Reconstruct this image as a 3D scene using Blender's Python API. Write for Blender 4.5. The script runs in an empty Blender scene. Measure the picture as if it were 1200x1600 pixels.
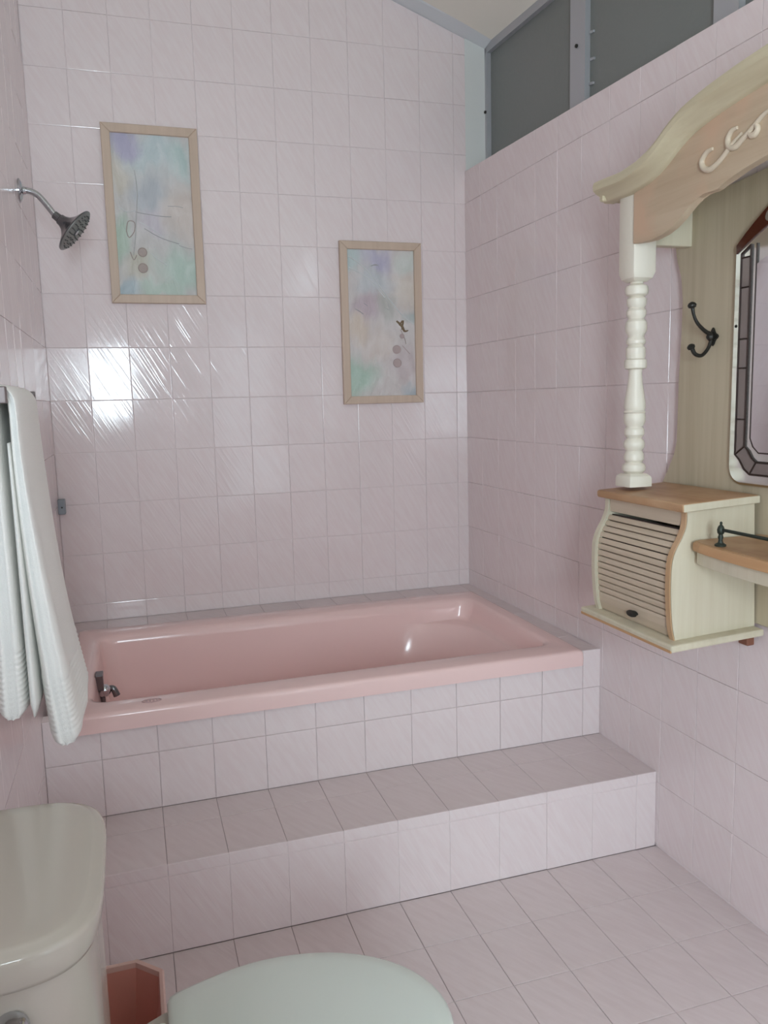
import bpy, bmesh, math, random
from mathutils import Vector, Matrix
random.seed(7)
R = math.radians
sc = bpy.context.scene
COL = sc.collection

# ------------------------------------------------------------------ camera
cam = bpy.data.cameras.new('camera')
cam.sensor_fit = 'HORIZONTAL'; cam.sensor_width = 36.0
cam.lens = 1248.91 / 1200 * 36.0
cam.clip_start = 0.02
co = bpy.data.objects.new('camera', cam); COL.objects.link(co)
yaw, pit, rol = 0.3044, 0.1375, -0.0256
fw = Vector((math.sin(yaw)*math.cos(pit), math.cos(yaw)*math.cos(pit), -math.sin(pit)))
rt = Vector((math.cos(yaw), -math.sin(yaw), 0)); up = rt.cross(fw)
r2 = math.cos(rol)*rt + math.sin(rol)*up; u2 = -math.sin(rol)*rt + math.cos(rol)*up
M = Matrix((r2, u2, -fw)).transposed().to_4x4(); M.translation = Vector((0.2749, -3.2568, 1.3563))
co.matrix_world = M
sc.camera = co

# ------------------------------------------------------------------ world, lights, exposure
w = bpy.data.worlds.new('world'); sc.world = w; w.use_nodes = True
w.node_tree.nodes['Background'].inputs[0].default_value = (0.80, 0.88, 1.0, 1)
w.node_tree.nodes['Background'].inputs[1].default_value = 0.25
def area(name, loc, rot, sx, sy, power, color):
    l = bpy.data.lights.new(name, 'AREA'); l.shape = 'RECTANGLE'; l.size = sx; l.size_y = sy
    l.energy = power; l.color = color
    o = bpy.data.objects.new(name, l); COL.objects.link(o)
    o.location = loc; o.rotation_euler = rot
    return o
REAR = -4.35
area('daylight_window', (0.16, REAR-0.02, 1.43), (R(90), 0, 0), 0.46, 0.97, 60.0, (0.77, 0.92, 1.0))
area('daylight_door', (1.34, REAR-0.02, 1.20), (R(90), 0, 0), 0.50, 1.65, 5.5, (0.80, 0.93, 1.0))
area('daylight_clerestory', (1.84, -3.72, 2.42), (R(90), 0, R(90)), 1.05, 0.36, 4.5, (0.80, 0.93, 1.0))
vs = sc.view_settings
vs.view_transform = 'Standard'; vs.look = 'None'; vs.gamma = 1.0; vs.use_curve_mapping = False
vs.exposure = 0.15
sc.cycles.use_denoising = True
sc.cycles.diffuse_bounces = 8; sc.cycles.max_bounces = 16

# ------------------------------------------------------------------ helpers
def bm_new(): return bmesh.new()
def box(bm, x0, x1, y0, y1, z0, z1, bev=0.0, seg=2):
    r = bmesh.ops.create_cube(bm, size=1.0)
    vsn = r['verts']
    for v in vsn:
        v.co = Vector(((x0+x1)/2 + v.co.x*(x1-x0), (y0+y1)/2 + v.co.y*(y1-y0), (z0+z1)/2 + v.co.z*(z1-z0)))
    if bev > 0:
        es = list({e for v in vsn for e in v.link_edges})
        bmesh.ops.bevel(bm, geom=es, offset=bev, segments=seg, profile=0.5, affect='EDGES')
    return bm
def prism(bm, pts, f0, f1, bev=0.0, seg=2):
    """pts: 2D polygon; f0(p), f1(p): maps to 3D for the two caps"""
    a = [bm.verts.new(f0(p)) for p in pts]; b = [bm.verts.new(f1(p)) for p in pts]
    n = len(pts); fs = []
    fs.append(bm.faces.new(a)); fs.append(bm.faces.new(b[::-1]))
    for i in range(n):
        j = (i+1) % n
        fs.append(bm.faces.new((a[j], a[i], b[i], b[j])))
    if bev > 0:
        es = list({e for f in fs[:2] for e in f.edges})
        bmesh.ops.bevel(bm, geom=es, offset=bev, segments=seg, profile=0.5, affect='EDGES')
    return bm
def prism_x(bm, pts, x0, x1, bev=0.0, seg=2):   # polygon in (y,z)
    return prism(bm, pts, lambda p: (x0, p[0], p[1]), lambda p: (x1, p[0], p[1]), bev, seg)
def prism_y(bm, pts, y0, y1, bev=0.0, seg=2):   # polygon in (x,z)
    return prism(bm, pts, lambda p: (p[0], y0, p[1]), lambda p: (p[0], y1, p[1]), bev, seg)
def prism_z(bm, pts, z0, z1, bev=0.0, seg=2):
    return prism(bm, pts, lambda p: (p[0], p[1], z0), lambda p: (p[0], p[1], z1), bev, seg)
def loft(bm, rings, cap0=True, cap1=True):
    vr = [[bm.verts.new(p) for p in r] for r in rings]
    n = len(rings[0])
    for a, b in zip(vr, vr[1:]):
        for i in range(n):
            j = (i+1) % n
            bm.faces.new((a[i], a[j], b[j], b[i]))
    if cap0: bm.faces.new(vr[0][::-1])
    if cap1: bm.faces.new(vr[-1])
    return bm
def frame_of(d):
    d = Vector(d).normalized()
    a = Vector((0, 0, 1)) if abs(d.z) < 0.9 else Vector((1, 0, 0))
    u = d.cross(a).normalized(); v = d.cross(u).normalized()
    return d, u, v
def lathe(bm, prof, base=(0, 0, 0), axis=(0, 0, 1), n=24):
    """prof: list of (height, radius) along the axis from base"""
    d, u, v = frame_of(axis); b = Vector(base)
    rings = [[b + d*h + (u*math.cos(2*math.pi*i/n) + v*math.sin(2*math.pi*i/n))*max(r, 1e-4) for i in range(n)] for h, r in prof]
    return loft(bm, rings)
def smooth_path(pts, k=6):
    P = [Vector(p) for p in pts]; out = []
    for i in range(len(P)-1):
        p0 = P[max(i-1, 0)]; p1 = P[i]; p2 = P[i+1]; p3 = P[min(i+2, len(P)-1)]
        for j in range(k):
            t = j/k
            out.append(0.5*((2*p1) + (p2-p0)*t + (2*p0-5*p1+4*p2-p3)*t*t + (3*p1-p0-3*p2+p3)*t**3))
    out.append(P[-1]); return out
def tube(bm, pts, r, n=10, k=6):
    """r: radius or list of radii at the control points"""
    path = smooth_path(pts, k) if k > 1 else [Vector(p) for p in pts]
    m = len(path); rs = []
    for i in range(m):
        if isinstance(r, (int, float)): rs.append(r)
        else:
            t = i/(m-1)*(len(r)-1); a = min(int(t), len(r)-2); rs.append(r[a] + (r[a+1]-r[a])*(t-a))
    d, u, v = frame_of(path[1]-path[0]); rings = []
    for i in range(m):
        t = (path[min(i+1, m-1)] - path[max(i-1, 0)]).normalized()
        u = (u - t*u.dot(t)).normalized(); v = t.cross(u)
        rings.append([path[i] + (u*math.cos(2*math.pi*q/n) + v*math.sin(2*math.pi*q/n))*rs[i] for q in range(n)])
    return loft(bm, rings)
def rrect(cx, cy, hx, hy, r, n=6):
    """rounded rectangle outline, list of (x,y), counter-clockwise"""
    r = min(r, hx, hy); o = []
    for sx, sy, a0 in ((1, 1, 0), (-1, 1, 90), (-1, -1, 180), (1, -1, 270)):
        for i in range(n+1):
            a = R(a0 + 90*i/n)
            o.append((cx + sx*(hx-r) + r*math.cos(a), cy + sy*(hy-r) + r*math.sin(a)))
    return o

WORLD = {}     # object name -> world matrix, parents included
def link(o, parent=None, local=Matrix.Identity(4)):
    COL.objects.link(o)
    if parent is not None:
        o.parent = parent; WORLD[o.name] = WORLD[parent.name] @ local
    else: WORLD[o.name] = local.copy()
    o.matrix_local = local
    return o
def obj(name, bm, mat, parent=None, smooth=None, label=None, local=None):
    """one mesh object; geometry given in world space is moved into the parent's space"""
    bmesh.ops.recalc_face_normals(bm, faces=bm.faces)
    if parent is not None and local is None: bm.transform(WORLD[parent.name].inverted())
    me = bpy.data.meshes.new(name); bm.to_mesh(me); bm.free()
    if smooth is not None:
        me.polygons.foreach_set('use_smooth', [True]*len(me.polygons))
        if smooth < 180: me.set_sharp_from_angle(angle=R(smooth))
    me.materials.append(mat)
    o = bpy.data.objects.new(name, me)
    link(o, parent, local or Matrix.Identity(4))
    if label: o['label'] = label
    return o
def tag(o, label, cat, group=None):
    o['label'] = label; o['category'] = cat
    if group: o['group'] = group
    return o
def thing(name, label, cat, loc=(0, 0, 0), group=None, rot=None):
    o = bpy.data.objects.new(name, None)
    m = Matrix.Translation(Vector(loc))
    if rot: m = m @ rot
    link(o, None, m)
    return tag(o, label, cat, group)
def struct(name, bm, mat, parent=None, smooth=None):
    o = obj(name, bm, mat, parent, smooth)
    if parent is None: o['kind'] = 'structure'
    return o

# ------------------------------------------------------------------ materials
def mat(name, color, rough=0.5, metal=0.0, spec=0.5, **kw):
    m = bpy.data.materials.new(name); m.use_nodes = True
    nt = m.node_tree; b = nt.nodes['Principled BSDF']
    b.inputs['Base Color'].default_value = (*color, 1)
    b.inputs['Roughness'].default_value = rough
    b.inputs['Metallic'].default_value = metal
    b.inputs['Specular IOR Level'].default_value = spec
    for k, v in kw.items(): b.inputs[k].default_value = v
    return m
def N(m, t, **props):
    n = m.node_tree.nodes.new(t)
    for k, v in props.items(): setattr(n, k, v)
    return n
def L(m, a, b): m.node_tree.links.new(a, b)
def bsdf(m): return m.node_tree.nodes['Principled BSDF']
def coords(m, scale=(1, 1, 1), rot=(0, 0, 0), which='Object', rnd=False):
    tc = N(m, 'ShaderNodeTexCoord'); mp = N(m, 'ShaderNodeMapping')
    mp.inputs['Scale'].default_value = scale
    src = tc.outputs[which]
    if rnd:
        oi = N(m, 'ShaderNodeObjectInfo'); vm = N(m, 'ShaderNodeVectorMath', operation='ADD')
        sx = N(m, 'ShaderNodeVectorMath', operation='SCALE'); sx.inputs[0].default_value = (13.0, 7.0, 3.0)
        L(m, oi.outputs['Random'], sx.inputs['Scale'])
        L(m, src, vm.inputs[0]); L(m, sx.outputs[0], vm.inputs[1]); src = vm.outputs[0]
    if any(rot):
        vr = N(m, 'ShaderNodeVectorRotate', rotation_type='Z_AXIS'); vr.inputs['Angle'].default_value = rot[2]
        L(m, src, vr.inputs['Vector']); src = vr.outputs[0]
    L(m, src, mp.inputs['Vector'])
    return mp.outputs[0]
def noise(m, vec, scale, detail=2.0, rough=0.5):
    n = N(m, 'ShaderNodeTexNoise'); n.inputs['Scale'].default_value = scale
    n.inputs['Detail'].default_value = detail; n.inputs['Roughness'].default_value = rough
    L(m, vec, n.inputs['Vector']); return n.outputs['Fac']
def ramp(m, fac, stops):
    r = N(m, 'ShaderNodeValToRGB'); e = r.color_ramp.elements
    while len(e) < len(stops): e.new(0.5)
    for el, (p, c) in zip(e, stops): el.position = p; el.color = (*c, 1) if len(c) == 3 else c
    L(m, fac, r.inputs[0]); return r.outputs[0]
def bump(m, h, strength, dist):
    b = N(m, 'ShaderNodeBump'); b.inputs['Strength'].default_value = strength; b.inputs['Distance'].default_value = dist
    L(m, h, b.inputs['Height']); L(m, b.outputs[0], bsdf(m).inputs['Normal'])

def tile_mat(name, c0, c1, rough, streak):
    m = mat(name, c0, rough, spec=0.5)
    v = coords(m, scale=(11, 70, 11), rot=(0, 0, R(60)), rnd=True)     # pale strokes running down to the right
    f = noise(m, v, 1.0, 3.0, 0.6)
    L(m, ramp(m, f, [(0.36, c1), (0.64, c0)]), bsdf(m).inputs['Base Color'])
    v2 = coords(m, scale=(4, 110, 4), rot=(0, 0, R(60)), rnd=True)
    f2 = noise(m, v2, 1.0, 1.0, 0.4)
    v3 = coords(m, scale=(14, 14, 14), rnd=True); f3 = noise(m, v3, 1.0, 1.0)
    f2 = ramp(m, f2, [(0.50, (0, 0, 0)), (0.68, (1, 1, 1))])
    mu = N(m, 'ShaderNodeMath', operation='MULTIPLY'); L(m, f2, mu.inputs[0]); L(m, f3, mu.inputs[1])
    bump(m, mu.outputs[0], streak, 0.001)
    return m
M_tile = tile_mat('glazed_tile', (0.778, 0.696, 0.697), (0.752, 0.655, 0.657), 0.10, 0.30)
M_tile_left = tile_mat('glazed_tile_left', (0.778, 0.696, 0.697), (0.752, 0.655, 0.657), 0.20, 0.02)
M_tread = tile_mat('matt_floor_tile', (0.680, 0.595, 0.592), (0.645, 0.555, 0.552), 0.34, 0.12)
M_grout = mat('grout', (0.75, 0.67, 0.67), 0.8)
M_grout_floor = mat('floor_grout', (0.34, 0.28, 0.28), 0.9)
M_plaster = mat('white_plaster', (0.66, 0.68, 0.66), 0.7)
M_cove = mat('cove_paint', (0.68, 0.71, 0.73), 0.6)
M_ceil = mat('ceiling_paint', (0.86, 0.84, 0.75), 0.8)
M_alum = mat('aluminium_frame', (0.44, 0.45, 0.47), 0.45, metal=0.3)
M_obscure = mat('obscure_glass', (0.20, 0.215, 0.205), 0.35, spec=0.35)
_v = coords(M_obscure, scale=(60, 60, 60)); bump(M_obscure, noise(M_obscure, _v, 1.0, 1.0), 0.4, 0.002)
M_tub = mat('pink_acrylic', (0.840, 0.615, 0.590), 0.16, spec=0.5)
M_chrome = mat('chrome', (0.55, 0.57, 0.60), 0.08, metal=1.0)
M_dchrome = mat('dark_chrome', (0.20, 0.20, 0.21), 0.22, metal=0.9)
M_bchrome = mat('brownish_chrome', (0.13, 0.10, 0.097), 0.4, metal=0.25)
M_greyplate = mat('grey_plate', (0.25, 0.28, 0.31), 0.45)
M_black = mat('black_rubber', (0.02, 0.02, 0.02), 0.5)
M_iron = mat('black_iron', (0.028, 0.026, 0.022), 0.45, metal=0.4)
M_greeniron = mat('verdigris_iron', (0.035, 0.045, 0.035), 0.5, metal=0.4)
M_ceramic = mat('bone_ceramic', (0.50, 0.46, 0.40), 0.14)
M_seat = mat('white_seat_plastic', (0.66, 0.72, 0.67), 0.22)
M_basket = mat('red_pink_plastic', (0.62, 0.29, 0.235), 0.4)
M_basket_rim = mat('pink_plastic_rim', (0.62, 0.42, 0.37), 0.4)
M_lead = mat('dark_lead', (0.045, 0.028, 0.024), 0.45, metal=0.3)
M_mirror = mat('mirror_silver', (0.83, 0.83, 0.85), 0.03, metal=1.0)
M_bevelglass = mat('bevelled_mirror', (0.86, 0.88, 0.85), 0.10, metal=0.85)
M_bandglass = mat('grey_band_glass', (0.30, 0.26, 0.25), 0.25, metal=0.55)
M_brownglass = mat('brown_glass', (0.075, 0.018, 0.010), 0.08, spec=0.6)
M_ovalglass = mat('smoky_oval_glass', (0.26, 0.22, 0.18), 0.2)
M_brass = mat('dull_brass', (0.38, 0.27, 0.14), 0.35, metal=0.7)

def wood(name, c0, c1, rough, axis='z', worn=None):
    m = mat(name, c0, rough)
    s = {'z': (38, 38, 1.6), 'y': (38, 1.6, 38), 'x': (1.6, 38, 38)}[axis]
    v = coords(m, scale=s); f = noise(m, v, 1.0, 4.0, 0.6)
    col = ramp(m, f, [(0.28, c1), (0.62, c0)])
    if worn:
        v2 = coords(m, scale=(7, 7, 7)); f2 = noise(m, v2, 1.0, 3.0)
        mx = N(m, 'ShaderNodeMix', data_type='RGBA'); rr = ramp(m, f2, [(0.42, (0, 0, 0)), (0.66, (1, 1, 1))])
        L(m, rr, mx.inputs['Factor']); L(m, col, mx.inputs[6]); mx.inputs[7].default_value = (*worn, 1)
        col = mx.outputs[2]
    L(m, col, bsdf(m).inputs['Base Color'])
    bump(m, f, 0.12, 0.001)
    return m
M_cream = wood('cream_washed_oak', (0.63, 0.580, 0.450), (0.57, 0.510, 0.38), 0.45, 'z')
M_panel = wood('washed_oak_panel', (0.52, 0.455, 0.33), (0.43, 0.365, 0.25), 0.5, 'z')
M_board = wood('washed_oak_board', (0.56, 0.45, 0.32), (0.47, 0.355, 0.24), 0.5, 'y', worn=(0.60, 0.42, 0.29))
M_mould = wood('washed_oak_moulding', (0.60, 0.54, 0.38), (0.52, 0.45, 0.30), 0.5, 'y')
M_lid = wood('worn_oak_top', (0.43, 0.25, 0.13), (0.34, 0.18, 0.085), 0.45, 'y', worn=(0.52, 0.33, 0.19))
M_edge = wood('bare_oak_edge', (0.55, 0.33, 0.17), (0.47, 0.26, 0.12), 0.5, 'y')
M_edgez = wood('bare_oak_edge_upright', (0.56, 0.37, 0.22), (0.47, 0.29, 0.15), 0.5, 'z')
M_slat = wood('washed_oak_slat', (0.60, 0.50, 0.385), (0.51, 0.42, 0.31), 0.5, 'y')
M_post = mat('cream_paint', (0.74, 0.695, 0.595), 0.38)
M_carve = mat('pale_carving', (0.62, 0.53, 0.41), 0.5)
M_frame = wood('tan_picture_frame', (0.58, 0.455, 0.360), (0.52, 0.400, 0.310), 0.5, 'z')
M_redwood = mat('red_brown_wood', (0.22, 0.085, 0.05), 0.6)

M_towel = mat('white_terry', (0.84, 0.83, 0.80), 0.95, spec=0.1)
_v = coords(M_towel, scale=(1, 1, 1))
bump(M_towel, noise(M_towel, _v, 420.0, 2.0), 0.5, 0.002)

def painting(name, base, blobs, seed):
    """abstract pastel wash: soft clouds of colour laid over one another"""
    m = mat(name, base, 0.75, spec=0.2)
    tc = N(m, 'ShaderNodeTexCoord'); nz = N(m, 'ShaderNodeTexNoise'); nz.inputs['Scale'].default_value = 3.0
    nz.inputs['Detail'].default_value = 4.0
    mp = N(m, 'ShaderNodeMapping'); mp.inputs['Location'].default_value = (seed, seed*2, 0)
    L(m, tc.outputs['Generated'], mp.inputs['Vector']); L(m, mp.outputs[0], nz.inputs['Vector'])
    off = N(m, 'ShaderNodeVectorMath', operation='MULTIPLY_ADD')
    off.inputs[1].default_value = (0.42, 0, 0.36); L(m, nz.outputs['Color'], off.inputs[0])
    sub = N(m, 'ShaderNodeVectorMath', operation='SUBTRACT'); sub.inputs[1].default_value = (0.21, 0, 0.18)
    L(m, tc.outputs['Generated'], sub.inputs[0]); L(m, sub.outputs[0], off.inputs[2])
    cur = None
    for (u, v, ru, rv, c) in blobs:
        g_ = sum(c)/3; c = tuple(0.80*q + 0.20*(0.6*g_ + 0.4*0.58) for q in c)
        s = N(m, 'ShaderNodeVectorMath', operation='SUBTRACT'); s.inputs[1].default_value = (u, 0.5, v)
        L(m, off.outputs[0], s.inputs[0])
        q = N(m, 'ShaderNodeVectorMath', operation='MULTIPLY'); q.inputs[1].default_value = (1/ru, 0, 1/rv)
        L(m, s.outputs[0], q.inputs[0])
        ln = N(m, 'ShaderNodeVectorMath', operation='LENGTH'); L(m, q.outputs[0], ln.inputs[0])
        mr = N(m, 'ShaderNodeMapRange', interpolation_type='SMOOTHSTEP')
        mr.inputs['From Min'].default_value = 0.25; mr.inputs['From Max'].default_value = 1.0
        mr.inputs['To Min'].default_value = 0.95; mr.inputs['To Max'].default_value = 0.0
        L(m, ln.outputs['Value'], mr.inputs['Value'])
        mx = N(m, 'ShaderNodeMix', data_type='RGBA'); L(m, mr.outputs[0], mx.inputs['Factor'])
        if cur is None: mx.inputs[6].default_value = (*base, 1)
        else: L(m, cur, mx.inputs[6])
        mx.inputs[7].default_value = (*c, 1); cur = mx.outputs[2]
    fn = N(m, 'ShaderNodeTexNoise'); fn.inputs['Scale'].default_value = 7.0; fn.inputs['Detail'].default_value = 6.0
    L(m, off.outputs[0], fn.inputs['Vector'])
    fm = N(m, 'ShaderNodeMix', data_type='RGBA', blend_type='OVERLAY'); fm.inputs['Factor'].default_value = 0.35
    L(m, cur, fm.inputs[6]); L(m, fn.outputs['Fac'], fm.inputs[7])
    L(m, fm.outputs[2], bsdf(m).inputs['Base Color'])
    wv = N(m, 'ShaderNodeTexNoise'); wv.inputs['Scale'].default_value = 9.0; wv.inputs['Detail'].default_value = 5.0
    L(m, off.outputs[0], wv.inputs['Vector']); bump(m, wv.outputs['Fac'], 0.7, 0.012)
    return m

# ------------------------------------------------------------------ tiles
TA, TB, X0 = 0.15, 0.197, -0.0057          # tile pitch across, pitch up, first joint
ZR = [0.008 + 0.197*i for i in range(20)]  # joints of every wall course
GAP = 0.0015
def clip(poly, a, b, c):
    """keep a*u+b*v<=c"""
    out = []
    for i in range(len(poly)):
        p, q = poly[i], poly[(i+1) % len(poly)]
        dp, dq = a*p[0]+b*p[1]-c, a*q[0]+b*q[1]-c
        if dp <= 0: out.append(p)
        if dp*dq < 0:
            t = dp/(dp-dq); out.append((p[0]+(q[0]-p[0])*t, p[1]+(q[1]-p[1])*t))
    return out
def inset(poly, d):
    n = len(poly); o = []
    for i in range(n):
        p0, p1, p2 = Vector(poly[i-1]), Vector(poly[i]), Vector(poly[(i+1) % n])
        e1, e2 = (p1-p0).normalized(), (p2-p1).normalized()
        n1, n2 = Vector((-e1.y, e1.x)), Vector((-e2.y, e2.x))
        k = 1 + n1.dot(n2)
        o.append(tuple(p1 + (n1+n2)*(d/max(k, 0.3))))
    return o
def tile_bm(bm, poly, M, depth=0.006):
    """poly is in the joint grid; built as a low dome with eased edges, face at w=0"""
    a = inset(poly, GAP/2); b = inset(poly, GAP/2+0.0004); c = inset(poly, GAP/2+0.0016)
    lv = [(a, -depth), (a, -0.0009), (b, -0.0003), (c, 0.0)]
    loft(bm, [[M @ Vector((p[0], p[1], z)) for p in pl] for pl, z in lv], cap0=False)
def area2(p): return sum(p[i-1][0]*p[i][1]-p[i][0]*p[i-1][1] for i in range(len(p)))/2
CACHE = {}
TILT = {}
def lay(parent, us, vs_, F, mt, cuts=(), single=lambda u, v: True, tag_=None, wob=0.35, pname='tile'):
    """lays tiles on the joint grid us x vs_; F maps (u,v,normal) to world. Tiles past the visible area are joined."""
    rest = bm_new(); nrest = 0
    for i in range(len(us)-1):
        for j in range(len(vs_)-1):
            p = [(us[i], vs_[j]), (us[i+1], vs_[j]), (us[i+1], vs_[j+1]), (us[i], vs_[j+1])]
            for cc in cuts:
                p = clip(p, *cc)
                if len(p) < 3: break
            if len(p) < 3 or area2(p) < 0.0004: continue
            # drop slivers of edge
            q = [p[k] for k in range(len(p)) if (Vector(p[k])-Vector(p[k-1])).length > 0.006]
            if len(q) < 3 or area2(q) < 0.0004: continue
            cx = sum(t[0] for t in q)/len(q); cy = sum(t[1] for t in q)/len(q)
            if not single(cx, cy):
                tile_bm(rest, q, F); nrest += 1; continue
            loc = [(t[0]-cx, t[1]-cy) for t in q]
            key = (mt.name, tuple((round(a, 4), round(b, 4)) for a, b in loc))
            if key not in CACHE:
                b_ = bm_new(); tile_bm(b_, loc, Matrix.Identity(4))
                bmesh.ops.recalc_face_normals(b_, faces=b_.faces)
                me = bpy.data.meshes.new('tile'); b_.to_mesh(me); b_.free()
                me.materials.append(mt); CACHE[key] = me
            o = bpy.data.objects.new(pname, CACHE[key])
            tx, ty = TILT.get((tag_, i, j), (max(-1.1, min(1.1, random.gauss(0, wob))), max(-1.1, min(1.1, random.gauss(0, wob)))))
            mm = F @ Matrix.Translation((cx, cy, 0)) @ Matrix.Rotation(R(tx), 4, 'X') @ Matrix.Rotation(R(ty), 4, 'Y')
            link(o, parent, WORLD[parent.name].inverted() @ mm)
    if nrest:
        o = obj('far_tiles', rest, mt, parent); o['kind'] = 'stuff'
    else: rest.free()
def basis(u, v, n, o=(0, 0, 0)):
    m = Matrix((u, v, n)).transposed().to_4x4(); m.translation = Vector(o); return m
XS = [0.0] + [X0 + TA*k for k in range(1, 12)] + [1.700]
# frames: back wall u=+x v=+z n=-y ; left wall u=-y... ; right wall u=-y v=z n=-x
F_BACK = basis((1, 0, 0), (0, 0, 1), (0, -1, 0))
F_LEFT = basis((0, 1, 0), (0, 0, 1), (1, 0, 0))
RW_ROT = Matrix.Rotation(0.016, 4, 'Z'); RW_O = Vector((1.692, 0, 0))
RWM = Matrix.Translation(RW_O) @ RW_ROT
F_RIGHT = RWM @ basis((0, -1, 0), (0, 0, 1), (-1, 0, 0))

ZC0, SL = 2.80, 0.369
def ceil_z(x, y): return ZC0 + SL*(1.811-x) - 0.044*(-y-0.08)

# ------------------------------------------------------------------ room shell
b = bm_new(); box(b, -0.25, 2.2, REAR-0.2, 0.2, -0.12, -0.002)
floor = struct('floor', b, M_grout_floor)
FY = [-1.337, -1.531] + [-1.531-0.1925*i for i in range(1, 15)]
lay(floor, XS[:-1] + [1.742], sorted(FY), basis((1, 0, 0), (0, 1, 0), (0, 0, 1)), M_tread, single=lambda u, v: v > -2.75, wob=0.12)

b = bm_new(); prism_y(b, [(-0.2, 0), (1.72, 0), (1.72, 2.85), (2.0, 2.85), (2.0, 2.95), (-0.2, 3.75)], 0.0030, 0.16)
wall_back = struct('wall_back', b, M_grout)
def l1(x): return 2.942 - 0.354*(x-1.385)
TILT.update({('b', 1, 5): (0.0, 0.0), ('b', 0, 5): (0.1, -0.42), ('b', 2, 5): (0.1, 0.40), ('b', 1, 6): (-0.45, 0.1), ('b', 1, 4): (0.42, 0.0),
             ('b', 0, 6): (-0.9, -0.8), ('b', 2, 6): (-0.8, 0.6), ('b', 0, 4): (0.9, -0.8), ('b', 2, 4): (0.8, 0.7), ('b', 3, 5): (0.0, 0.5)})
lay(wall_back, XS, [0.5304] + ZR[3:19], F_BACK, M_tile, cuts=[(0.354, 1.0, 2.942+0.354*1.385-0.004)], tag_='b', wob=0.28)

b = bm_new(); box(b, -0.2, -0.0030, REAR, 0.0, 0, 3.9)
wall_left = struct('wall_left', b, M_grout)
yl = [-TA*k for k in range(0, 30)]
lay(wall_left, sorted(yl), ZR[:19], F_LEFT, M_tile_left, single=lambda u, v: u > -2.1, wob=0.3)

b = bm_new()
prism(b, [(0.0, 0.0), (4.5, 0.0), (4.5, 2.162), (0.0, 2.306)],
      lambda p: RWM @ Vector((0.0030, -p[0], p[1])), lambda p: RWM @ Vector((0.11, -p[0], p[1])))
wall_right = struct('wall_right', b, M_grout)
ur = [TA*k for k in range(0, 30)]
lay(wall_right, ur, ZR[:13], F_RIGHT, M_tile, cuts=[(0.032, 1.0, 2.3075)], single=lambda u, v: u < 2.56, wob=0.3)

b = bm_new(); box(b, -0.02, 0.36, -3.44, -3.34, 0, 1.25, 0.004, 1)    # unseen half-height block added behind the camera to shade the lower left
shade_blocker = struct('shade_blocker', b, mat('blocker_dark', (0.10, 0.075, 0.065), 0.6))
b = bm_new()                                               # rear wall with a window and a doorway
for (x0, x1, z0, z1) in ((-0.2, -0.08, 0, 3.9), (-0.08, 0.40, 0, 0.92), (-0.08, 0.40, 1.93, 3.9), (0.40, 1.06, 0, 3.9), (1.06, 1.62, 2.1, 3.5), (1.62, 2.2, 0, 3.4)):
    box(b, x0, x1, REAR-0.16, REAR, z0, z1)
wall_rear = struct('wall_rear', b, M_plaster)
b = bm_new()
for (x0, x1, z0, z1) in ((-0.08, -0.05, 0.92, 1.93), (0.37, 0.40, 0.92, 1.93), (-0.05, 0.37, 0.92, 0.942), (-0.05, 0.37, 1.905, 1.93)):
    box(b, x0, x1, REAR-0.09, REAR+0.012, z0, z1, 0.003, 1)
struct('window_2', b, M_alum)
b = bm_new()
for (x0, x1, z0, z1) in ((1.06, 1.09, 0, 2.1), (1.59, 1.62, 0, 2.1), (1.09, 1.59, 2.06, 2.1)):
    box(b, x0, x1, REAR-0.12, REAR+0.012, z0, z1, 0.003, 1)
struct('door_1', b, M_plaster)

b = bm_new()
cs = [(-0.25, 0.2), (2.25, 0.2), (2.25, REAR-0.2), (-0.25, REAR-0.2)]
prism(b, cs, lambda p: (p[0], p[1], ceil_z(*p)), lambda p: (p[0], p[1], ceil_z(*p)+0.1))
struct('ceiling', b, M_ceil)

b = bm_new()                                               # sloping plaster cove between tiles and ceiling
def l2(x): return ceil_z(x, -0.08) + 0.004
cv = []
for x in (-0.05, 1.84):
    cv.append([(x, 0.004, l1(x)), (x, -0.006, l1(x)), (x, -0.08, l2(x)), (x, 0.004, l2(x)+0.02)])
loft(b, cv)
struct('trim_1', b, M_cove)
b = bm_new(); box(b, 1.698, 1.99, -0.001, 0.1, 2.25, 2.86)  # painted return beside the clerestory window
struct('trim_2', b, M_plaster)

# clerestory window on the right wall
WX = 1.80
def wz0(u): return 2.312 - 0.032*u + 0.052*0 + 0.04
WM = Matrix.Translation((WX, 0, 0)) @ RW_ROT
def wtop(u): return 2.80 - 0.044*u
def wbar(bm, pts, d0=-0.012, d1=0.03):
    prism(bm, pts, lambda p: WM @ Vector((d0, -p[0], p[1])), lambda p: WM @ Vector((d1, -p[0], p[1])))
def wlow(u): return 2.30 - 0.032*u
window = bpy.data.objects.new('window_1', None); link(window, None, WM.copy()); window['kind'] = 'structure'
b = bm_new()
wbar(b, [(0.0, wlow(0)-0.01), (0.018, wlow(0)-0.01), (0.018, wtop(0.0)), (0.0, wtop(0))])
obj('window_jamb', b, M_alum, window)
b = bm_new(); wbar(b, [(0.0, wtop(0)-0.022), (4.2, wtop(4.2)-0.022), (4.2, wtop(4.2)+0.02), (0.0, wtop(0)+0.02)]); obj('window_head', b, M_alum, window)
b = bm_new(); wbar(b, [(0.0, wlow(0)-0.06), (4.2, wlow(4.2)-0.06), (4.2, wlow(4.2)+0.02), (0.0, wlow(0)+0.02)]); obj('window_sill', b, M_alum, window)
for u in (0.668, 1.372, 2.076, 2.78, 3.484):
    b = bm_new(); wbar(b, [(u, wlow(u)), (u+0.092, wlow(u+0.092)), (u+0.092, wtop(u+0.092)), (u, wtop(u))]); obj('mullion', b, M_alum, window)
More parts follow.
